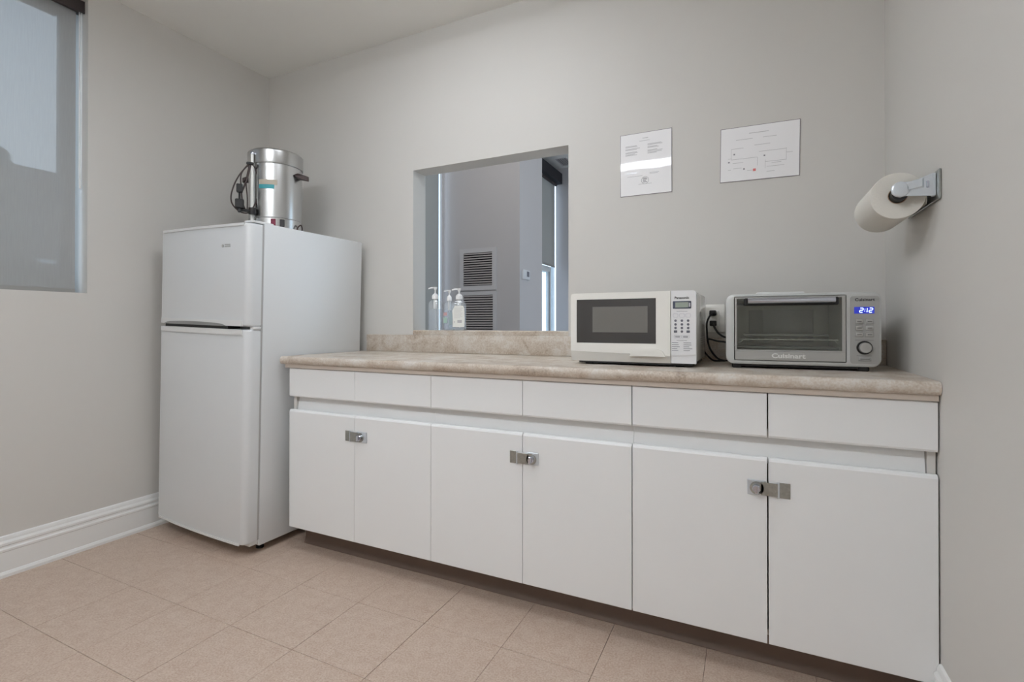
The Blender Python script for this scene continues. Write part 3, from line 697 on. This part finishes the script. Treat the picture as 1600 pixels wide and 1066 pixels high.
pr.box((px(2.604), -.0005, zz(1.1045)), (px(2.640), .0005, zz(1.1056))); pr.box((px(2.604), -.0005, zz(1.003)), (px(2.638), .0005, zz(1.004)))
pr.build('menu_print', M['key'], cp, kind='stuff')
for x in (.06, MWW - .06):
    for y in (.045, MWD - .04): MB().lathe([(.014, 0), (.016, .004), (.016, .014)], 14, (x, y, 0)).build('foot', M['black'], mw, smooth=40)
MB().box((.03, .012, .006), (MWW - .012, MWD - .02, z0 + .005)).build('base_pan', M['black'], mw)
slots = MB()
for k in range(4): slots.box((MWW - .0032, .16 + .0 * k, .10 - .008 * k), (MWW - .0024, .31, .103 - .008 * k))
slots.build('side_vent', M['handle_grey'], mw, kind='stuff')

def world_child(root):
    """matrix that brings world points into the thing's own frame"""
    return (Matrix.Translation(root.location) @ root.rotation_euler.to_matrix().to_4x4()).inverted()
def cord_to(root, pts, r, plug_at, lab=None):
    inv = world_child(root)
    c = MB().tube([inv @ Vector(p) for p in pts], r, 8).build('power_cord', M['rubber'], root, smooth=60)
    p = Vector(plug_at); mb = MB()
    mb.box(p - Vector((.013, .030, .011)), p + Vector((.013, 0, .011)), .004, 2)
    bmesh.ops.transform(mb.bm, matrix=inv, verts=mb.bm.verts); mb.build('plug', M['rubber'], c, smooth=30)
cord_to(mw, [(2.697, -.036, 1.106), (2.686, -.05, 1.092), (2.676, -.055, 1.066), (2.676, -.05, 1.03), (2.679, -.05, .995), (2.690, -.05, .955), (2.715, -.05, .922), (2.742, -.055, .9135), (2.735, -.065, .9135), (2.70, -.075, .915), (2.672, -.09, .945), (2.662, -.09, .965)], .0036, (2.697, -.0085, 1.107))

# ---------------------------------------------------------------- toaster oven
to = thing('toaster_oven', 'silver toaster oven with blue clock showing 2:12, in the counter corner', 'toaster oven', (2.760, -.362, .909), (0, 0, R(3.0)))
TW, TD, TH_, tz = .449, .275, .2545, .0145      # width, depth, top height, underside height
cxm = TW / 2; czm = (TH_ + tz) / 2; hh = TH_ - tz
def rl(w, h, r, cx, cz, y): return [(p[0], y, p[1]) for p in rrect(w, h, r, 6, cx, cz)]
sh = MB()
o_ = lambda ins, y: rl(TW - 2 * ins, hh - 2 * ins, .026, cxm, czm, y)
dxl, dxr, dz0, dz1 = .0265, .3545, .0275, .2450    # opening in the front frame
i_ = rl(dxr - dxl, dz1 - dz0, .004, (dxl + dxr) / 2, (dz0 + dz1) / 2, 0)
loops = [[(p[0], .20, p[2]) for p in i_], [(p[0], .002, p[2]) for p in i_], [(p[0], 0, p[2]) for p in rl(dxr - dxl + .002, dz1 - dz0 + .002, .005, (dxl + dxr) / 2, (dz0 + dz1) / 2, 0)],
         o_(.005, 0), o_(.001, .003), o_(0, .008), o_(0, .030), o_(.003, .034), o_(.003, TD - .01), o_(.010, TD)]
sh.loft(loops, cap=False)
sh.bm.verts.ensure_lookup_table()
sh.build('body', M['oven_frame'], to, smooth=35)
MB().loft([o_(.010, TD), o_(.012, TD + .002)]).build('back_panel', M['oven_panel'], to)
# cavity lining
cv_ = MB(); a, b = (dxl + .003, .018, .052), (dxr - .003, TD - .03, dz1 - .003)
cv_.box((a[0], b[1] - .002, a[2]), b).box(a, (a[0] + .002, b[1], b[2])).box((b[0] - .002, a[1], a[2]), b).box((a[0], a[1], a[2]), (b[0], b[1], a[2] + .002)).box((a[0], a[1], b[2] - .002), b)
cav = cv_.build('cavity', M['cavity'], to)
MB().box((.085, b[1] - .0035, .085), (.30, b[1] - .002, .205), .001, 1).build('back_embossing', M['oven_panel'], cav)
rk = MB()
zr = .0985
rk.tube([(.040, .028, zr - .012), (.046, .028, zr - .011), (.056, .028, zr - .001), (.064, .028, zr), (.318, .028, zr), (.326, .028, zr - .001), (.336, .028, zr - .011), (.342, .028, zr - .012)], .0018, 8, 4)
rk.tube([(.060, .215, zr), (.322, .215, zr)], .0015, 6, 0)
for k in range(12): rk.tube([(.070 + k * .0220, .028, zr - .001), (.070 + k * .0220, .215, zr - .001)], .0011, 6, 0)
rk.build('rack', M['wire'], to, smooth=60)
MB().box((.062, .075, .110), (.320, .205, .1165), .002, 1).build('baking_tray', M['brushed'], to, smooth=30)
heat = MB()
for y in (.08, .17): heat.tube([(.034, y, .069), (.35, y, .069)], .004, 8, 0); heat.tube([(.034, y, .225), (.35, y, .225)], .004, 8, 0)
heat.build('heating_element', M['handle_grey'], to, smooth=60, kind='stuff')
# glazed door
dx0, dx1 = dxl + .002, dxr - .002
tdoor = MB().box((dx0, -.003, dz0 + .0015), (dx1, .016, .0605), .0015, 1).build('door', M['brushed'], to, label='glazed door with brushed lower panel')
fr_ = MB(); fr_.ring([(dx0, .0605), (dx1, .0605), (dx1, dz1 - .001), (dx0, dz1 - .001)], [(dx0 + .006, .0645), (dx1 - .010, .0645), (dx1 - .010, dz1 - .007), (dx0 + .006, dz1 - .007)], 'y', -.002, .012); fr_.build('door_frame', M['brushed'], tdoor)
MB().box((dx0 + .006, .001, .0645), (dx1 - .010, .005, dz1 - .007)).build('glass', M['oven_glass'], tdoor)
MB().tube([(.067, -.036, .229), (.318, -.036, .229)], .0095, 14, 0).build('handle', M['chrome'], tdoor, smooth=60)
MB().box((.060, -.030, .219), (.074, .001, .239), .004, 2).box((.311, -.030, .219), (.325, .001, .239), .004, 2).box((.056, -.030, .2135), (.329, -.010, .2385), .003, 1).build('handle_bracket', M['black'], tdoor, smooth=30)
MB().text('Cuisinart', .0215, face(.190, -.0035, .0445), .0014, .0007, 1.25).build('lettering', M['logo_pale'], tdoor)
MB().box((dxl + .0005, -.001, dz0 + .0005), (dxr - .0005, .019, dz0 + .0013)).box((dxl + .0003, -.001, dz0), (dxl + .0015, .019, .075)).build('door_seal', M['black'], to)
# control side
cpn = MB().loft([[(p[0], y, p[1]) for p in rrect(.078, .215, .008, 4, .4035, .1325)] for y in (.0005, -.0008)]).build('control_panel', M['oven_panel'], to)
MB().text('Cuisinart', .0125, face(.4035, -.0012, .2285), .0003, .0003, 1.15).build('lettering', M['logo_dark'], cpn)
ds = MB().box((.3755, -.0022, .1845), (.4290, -.0003, .2060)).build('display', M['led_panel'], cpn)
# seven segment clock digits 2:12
sg = MB()
def seg7(mb, x, z, w, h, on):
    k = .0021; sl = .12
    S = {'a': (0, h, w, h), 'g': (0, h / 2, w, h / 2), 'd': (0, 0, w, 0), 'f': (0, h / 2, 0, h), 'b': (w, h / 2, w, h), 'e': (0, 0, 0, h / 2), 'c': (w, 0, w, h / 2)}
    for s in on:
        x0, q0_, x1, q1 = S[s]
        a = Vector((x + x0 + sl * q0_, -.0026, z + q0_)); b = Vector((x + x1 + sl * q1, -.0026, z + q1)); d = (b - a).normalized() * .0009; nn = Vector((d.z, 0, -d.x)).normalized() * (k / 2)
        l = [a + d + nn, b - d + nn, b - d - nn, a + d - nn]
        mb.loft([[(p.x, p.y, p.z) for p in l], [(p.x, p.y + .0005, p.z) for p in l]])
seg7(sg, .3895, .1885, .0085, .0135, 'abged'); sg.box((.4022, -.0026, .1915), (.4040, -.0021, .1933)).box((.4030, -.0026, .1975), (.4048, -.0021, .1993)); seg7(sg, .4005, .1885, .0085, .0135, 'bc'); seg7(sg, .4145, .1885, .0085, .0135, 'abged')
sg.build('clock_digits', M['led'], ds)
for z in (.1595, .1385, .1180):
    for x in (.3890, .4165):
        bt = MB().box((x - .0105, -.0035, z - .0075), (x + .0105, -.0005, z + .0075), .002, 2).build('button', M['button'], cpn, smooth=30)
        MB().box((x - .006, -.0038, z - .001), (x + .006, -.0034, z + .0012)).build('button_print', M['button_ink'], bt)
kn = MB().lathe([(.0215, -.0005), (.0215, -.004), (.0205, -.006)], 32, (.4025, 0, .0765), 'y').build('knob_ring', M['black'], cpn, smooth=40)
MB().lathe([(.0165, -.004), (.0165, -.017), (.0150, -.019), (.001, -.0195)], 32, (.4025, 0, .0765), 'y').build('knob', M['button'], kn, smooth=40)
MB().box((.378, -.0011, .0995), (.427, -.0006, .1006)).box((.382, -.0011, .0505), (.423, -.0006, .0515)).build('panel_print', M['button_ink'], cpn)
sb = MB().box((.386, -.0035, .0345), (.421, -.0005, .0465), .002, 2).build('button', M['oven_panel'], cpn, smooth=30)
MB().box((.391, -.0039, .0395), (.416, -.0034, .0415)).build('button_print', M['button_ink'], sb)
MB().box((.098, .03, TH_ - .003), (.242, .24, TH_ + .0065), .003, 2).build('warming_tray', M['fridge_trim'], to, smooth=30, label='pale raised tray on the top')
for x in (.035, TW - .045):
    for y in (.025, TD - .03): MB().box((x - .015, y - .012, .0), (x + .015, y + .012, tz + .003), .003, 1).build('foot', M['black'], to)
MB().box((.03, .018, .006), (TW - .03, TD - .03, tz + .001)).build('crumb_tray', M['black'], to)
cord_to(to, [(2.700, -.036, 1.063), (2.706, -.046, 1.045), (2.722, -.055, 1.022), (2.745, -.058, 1.008), (2.79, -.05, .995), (2.82, -.05, .985)], .0042, (2.698, -.0085, 1.064))
cord2 = MB(); inv = world_child(to)
cord2.tube([inv @ Vector(p) for p in [(2.80, -.05, .975), (2.745, -.05, .988), (2.715, -.05, .992), (2.680, -.05, .999), (2.684, -.045, .97), (2.70, -.045, .94), (2.725, -.045, .915), (2.76, -.045, .9135), (2.80, -.03, .9135)]], .0033, 8)
cord2.build('cord_loop', M['rubber'], to, smooth=60)

# ---------------------------------------------------------------- notices in clear sleeves
def notice(name, label, x0, x1, z0, z1, tilt, bow):
    w, h = x1 - x0, z1 - z0
    t = thing(name, label, 'notice', ((x0 + x1) / 2, -.0006, z0), (0, tilt, 0), 'notices on the kitchen wall')
    nx, nz = 16, 20
    def surf(u, v): return -.0018 - .0045 * bow(u, v)
    mb = MB(); g_ = [[mb.bm.verts.new((-w / 2 + w * i / nx, surf(i / nx, j / nz), h * j / nz)) for i in range(nx + 1)] for j in range(nz + 1)]
    bk = [[mb.bm.verts.new((-w / 2 + w * i / nx, surf(i / nx, j / nz) + .0008, h * j / nz)) for i in range(nx + 1)] for j in range(nz + 1)]
    for j in range(nz):
        for i in range(nx):
            mb.bm.faces.new((g_[j][i], g_[j][i + 1], g_[j + 1][i + 1], g_[j + 1][i])); mb.bm.faces.new((bk[j][i + 1], bk[j][i], bk[j + 1][i], bk[j + 1][i + 1]))
    for j in range(nz):
        for i in (0, nx): mb.bm.faces.new((g_[j][i], g_[j + 1][i], bk[j + 1][i], bk[j][i]))
    for i in range(nx):
        for j in (0, nz): mb.bm.faces.new((g_[j][i], g_[j][i + 1], bk[j][i + 1], bk[j][i]))
    mb.build('sheet', M['paper'], t, smooth=60)
    e = .0022
    MB().ring([(-w / 2 - e, -e), (w / 2 + e, -e), (w / 2 + e, h + e), (-w / 2 - e, h + e)], [(-w / 2 + .0003, .0003), (w / 2 - .0003, .0003), (w / 2 - .0003, h - .0003), (-w / 2 + .0003, h - .0003)], 'y', -.0016, .0004).build('sleeve', M['acrylic_edge'], t)
    def mark(mb, u0, u1, v, th):
        xa, xb = -w / 2 + w * u0, -w / 2 + w * u1; n_ = max(1, int((u1 - u0) * 12))
        for k in range(n_):
            a_, b_ = u0 + (u1 - u0) * k / n_, u0 + (u1 - u0) * (k + 1) / n_
            ya, yb = surf(a_, v) - .0004, surf(b_, v) - .0004
            p = [(-w / 2 + w * a_, ya), (-w / 2 + w * b_, yb)]
            q = [mb.bm.verts.new((p[0][0], p[0][1], h * v)), mb.bm.verts.new((p[1][0], p[1][1], h * v)), mb.bm.verts.new((p[1][0], p[1][1], h * v + th)), mb.bm.verts.new((p[0][0], p[0][1], h * v + th))]
            mb.bm.faces.new(q)
    return t, w, h, surf, mark
def bow1(u, v): return math.sin(math.pi * u) * .15 + .62 * math.sin(math.pi * v) + .10 * math.sin(2 * math.pi * u + .6) * math.sin(math.pi * v * .9)
t1, w, h, surf, mark = notice('wall_notice', 'tall white printed notice in a glossy sleeve above the microwave', 2.310, 2.5305, 1.637, 1.9115, 0, bow1)
random.seed(11)
tx = MB()
mark(tx, .44, .55, .905, .003); mark(tx, .38, .58, .865, .002)
for (u0, u1, vs_) in ((.10, .40, (.80, .785, .755, .74, .70, .685, .665, .65)), (.54, .86, (.80, .785, .755, .74, .70, .685, .665, .65)), (.12, .46, (.50, .485, .445, .43, .365, .345)), (.58, .86, (.43, .415, .40, .335, .32))):
    for v in vs_: mark(tx, u0, u0 + (u1 - u0) * random.uniform(.55, 1), v, .0024)
mark(tx, .36, .62, .165, .002); mark(tx, .14, .44, .30, .002)
tx.build('print', M['print_grey'], t1, kind='stuff')
em = MB()
for i in range(24):
    a = 2 * math.pi * i / 24; b = 2 * math.pi * (i + 1) / 24
    y_ = surf(.49, .22) - .0005
    q = [em.bm.verts.new((-w / 2 + w * .49 + r_ * math.cos(c_), y_, h * .225 + r_ * math.sin(c_))) for r_, c_ in ((.0165, a), (.0165, b), (.0150, b), (.0150, a))]; em.bm.faces.new(q)
for k in range(4): em.box((-w / 2 + w * .49 - .010, y_, h * .225 + (-.009, -.003, .003, .008)[k]), (-w / 2 + w * .49 + (.009, .004, .010, .007)[k], y_ + .0003, h * .225 + (-.009, -.003, .003, .008)[k] + .0032))
em.build('seal_emblem', M['print_dark'], t1, kind='stuff')
def bow2(u, v): return math.sin(math.pi * u) * .2 + .3 * math.sin(math.pi * v)
t2, w, h, surf, mark = notice('wall_notice', 'wide white floor-plan notice on the wall above the toaster oven', 2.726, 3.0105, 1.648, 1.8665, R(.9), bow2)
tx = MB()
mark(tx, .37, .62, .86, .0025); mark(tx, .20, .42, .76, .0018); mark(tx, .55, .72, .76, .0018); mark(tx, .44, .64, .63, .0018)
for (u0, u1, v) in ((.14, .30, .60), (.14, .48, .40), (.16, .30, .33), (.50, .84, .50), (.58, .84, .30), (.60, .82, .21), (.66, .78, .27), (.84, .92, .43), (.17, .28, .23), (.35, .45, .17), (.10, .14, .42), (.10, .14, .21), (.60, .70, .12)): mark(tx, u0, u1, v, .0016)
for (u, v0, v1) in ((.14, .40, .60), (.58, .18, .34), (.84, .30, .52), (.48, .25, .40)):
    xa = -w / 2 + w * u; q = [tx.bm.verts.new(p) for p in ((xa, surf(u, v0) - .0004, h * v0), (xa + .0012, surf(u, v0) - .0004, h * v0), (xa + .0012, surf(u, v1) - .0004, h * v1), (xa, surf(u, v1) - .0004, h * v1))]; tx.bm.faces.new(q)
tx.build('floor_plan_print', M['print_grey'], t2, kind='stuff')
dk = MB()
for u, v in ((.18, .50), (.57, .42), (.31, .21), (.11, .36)): dk.box((-w / 2 + w * u - .003, surf(u, v) - .0006, h * v - .003), (-w / 2 + w * u + .003, surf(u, v) - .0003, h * v + .003))
dk.build('plan_symbol', M['print_dark'], t2, kind='stuff')
MB().box((-w / 2 + w * .445 - .005, surf(.445, .17) - .0008, h * .17 - .004), (-w / 2 + w * .445 + .005, surf(.445, .17) - .0004, h * .17 + .006)).build('red_mark', M['print_red'], t2, label='small red location mark')

# ---------------------------------------------------------------- paper towel holder and roll
HX, HZ = 3.2027, 1.4135
ph = thing('paper_towel_holder', 'zinc paper towel holder with a pressed arm, screwed to the side wall', 'towel holder', (W, -.58, HZ))
MB().box((-.0065, -.018, -.026), (-.0005, .262, .052), .0015, 1).build('wall_plate', M['zinc'], ph)
def arm(y, name):
    mb = MB(); L = W - HX
    pts = [(-.014, -.014), (-.014, .046), (-L + .030, .030)]
    for i in range(9): a = R(62 + 236 * i / 8); pts.append((-L + .0215 * math.cos(a), .010 + .0215 * math.sin(a)))
    pts += [(-L + .024, -.010)]
    mb.prism(pts, 'y', y - .0012, y + .0012)
    mb.box((-.0145, y - .0012, -.014), (-.007, y + .016, .046), .001, 1)
    return mb.build(name, M['zinc_bright'], ph, smooth=20, label='pressed bright metal arm')
a1 = arm(.0, 'arm')
MB().loft([[(-.033, -.0012, .009), (-.033, -.0012, .036), (-.072, -.0012, .027), (-.072, -.0012, .003)], [(-.037, -.0048, .013), (-.037, -.0048, .032), (-.068, -.0048, .0235), (-.068, -.0048, .0065)]]).build('pressed_rib', M['zinc_bright'], a1)
MB().box((-.028, -.0032, .008), (-.022, -.0012, .026), .0008, 1).build('pressed_slot', M['chrome'], a1)
MB().lathe([(.0165, -.0048), (.0185, -.0042), (.0205, -.0030), (.021, -.0012)], 24, (-(W - HX), 0, .010), 'y').build('arm_disc', M['zinc_bright'], a1, smooth=30)
MB().lathe([(.019, .0012), (.019, .034), (.016, .036)], 20, (-(W - HX), 0, .0), 'y').build('spindle', M['black'], ph, smooth=40)
arm(.258, 'arm')
pt_ = thing('paper_towel_roll', 'white paper towel roll hanging on the zinc wall holder', 'paper roll', (HX, -.552, HZ))
rm = MB(); rm.lathe([(.0225, 0), (.0625, 0), (.0635, .0015), (.0635, .2265), (.0625, .228), (.0225, .228)], 56, (0, 0, 0), 'y', cap=False)
rm.build('paper', M['towel'], pt_, smooth=30)
MB().lathe([(.0203, .0005), (.0224, .0005), (.0224, .2275), (.0203, .2275), (.0203, .0005)], 32, (0, 0, 0), 'y', cap=False).build('core', M['core'], pt_, smooth=40)
MB().prism([(.0630, .010), (.0640, .006), (.0645, -.020), (.0632, -.030), (.0625, -.020)], 'y', .002, .226).build('loose_sheet', M['towel'], pt_)

# ---------------------------------------------------------------- pump bottles on the hatch sill
SZ = OZ0 + .0241
def bottle(x, y, w, d, hb, hp, label, rz, nozzle=-1, lab=None):
    t = thing('pump_bottle', label, 'bottle', (x, y, SZ), (0, 0, R(rz)), 'pump bottles on the hatch sill')
    def L(wf, df, z, r=.3): return [(p[0], p[1], z) for p in rrect(w * wf, d * df, min(w * wf, d * df) * r, 4)]
    nk = .30
    MB().loft([L(.90, .88, 0), L(.99, .98, .004), L(1, 1, .012), L(.97, .97, hb * .45), L(1, 1, hb * .72), L(.97, .97, hb * .84), L(.80, .85, hb * .93), L(nk, nk * w / d, hb, .48), L(nk, nk * w / d, hb + .006, .48)]).build('bottle_body', M['clear'], t, smooth=50)
    MB().loft([L(.88, .84, .004), L(.93, .90, .012), L(.91, .90, hb * .45), L(.93, .90, hb * .66), L(.92, .9, hb * .68)]).build('gel', M['gel'], t, smooth=50)
    r0 = w * .24
    MB().lathe([(r0, hb + .002), (r0, hb + .018), (r0 * .8, hb + .026), (r0 * .42, hb + .030), (r0 * .42, hb + .034)], 24).build('pump_collar', M['pump'], t, smooth=40)
    MB().tube([(0, 0, hb + .03), (0, 0, hp - .012)], .0042, 10, 0).build('pump_stem', M['pump'], t, smooth=60)
    hd = MB(); hd.lathe([(.006, hp - .016), (.0105, hp - .004), (.0105, hp)], 16)
    hd.loft([[(q[0] * 1 + 0, q[1], q[2]) for q in [(.0, -.005, hp - .007), (.0, .005, hp - .007), (.0, .004, hp), (.0, -.004, hp)]], [(nozzle * .022, -.0045, hp - .007), (nozzle * .022, .0045, hp - .007), (nozzle * .022, .0035, hp), (nozzle * .022, -.0035, hp)], [(nozzle * .038, -.003, hp - .012), (nozzle * .038, .003, hp - .012), (nozzle * .038, .0025, hp - .005), (nozzle * .038, -.0025, hp - .005)]])
    hd.build('pump_head', M['pump'], t, smooth=35)
    MB().tube([(0, 0, hb), (.001, 0, hb * .5), (.004, 0, .012)], .0022, 8, 3).build('dip_tube', M['pump'], t, smooth=60)
    MB().lathe([(r0 * .55, hb - .052), (r0 * .6, hb - .02), (r0 * .5, hb + .002)], 16).build('pump_barrel', M['pump'], t, smooth=40)
    return t, w, d, hb
t, w, d, hb = bottle(1.270, .050, .075, .046, .170, .238, 'clear unlabelled pump bottle on the hatch sill, nearest the jamb', 18)
MB().lathe([(.006, 0), (.006, .002)], 10, (-.036, -.010, .03), 'x').build('dot', M['lcd_frame'], t)
t, w, d, hb = bottle(1.338, .086, .058, .040, .160, .222, 'pump bottle with red and green print, between the other two bottles', 75, -1)
MB().box((-w * .40, -d / 2 - .0012, .030), (w * .40, -d / 2 - .0004, hb * .62)).build('label', M['label_clear'], t)
MB().box((-w * .512, -d * .36, .080), (-w * .502, d * .36, .098)).build('red_print', M['label_red'], t)
MB().box((-w * .512, -d * .36, .040), (-w * .502, d * .36, .070)).build('green_print', M['label_green'], t)
t, w, d, hb = bottle(1.422, .052, .076, .044, .165, .226, 'pump bottle with a broad white label, beside the vents', 24)
lbm = MB(); lbm.prism([(-.031, .018), (.031, .018), (.033, .06), (.031, .118), (.024, .132), (-.020, .132), (-.033, .105), (-.031, .06)], 'y', -d / 2 - .0022, -d / 2 - .0006)
lb_ = lbm.build('label', M['label_white'], t)
lp_ = MB()
for k in range(9): lp_.box((-.024, -d / 2 - .0026, .118 - k * .0065), (-.024 + .046 * (1, .9, .95, .8, 1, .92, .85, .97, .7)[k], -d / 2 - .0021, .1195 - k * .0065))
lp_.box((-.006, -d / 2 - .0026, .040), (.018, -d / 2 - .0021, .056)).box((-.024, -d / 2 - .0026, .042), (-.019, -d / 2 - .0021, .048))
lp_.build('label_print', M['print_grey'], lb_, kind='stuff')
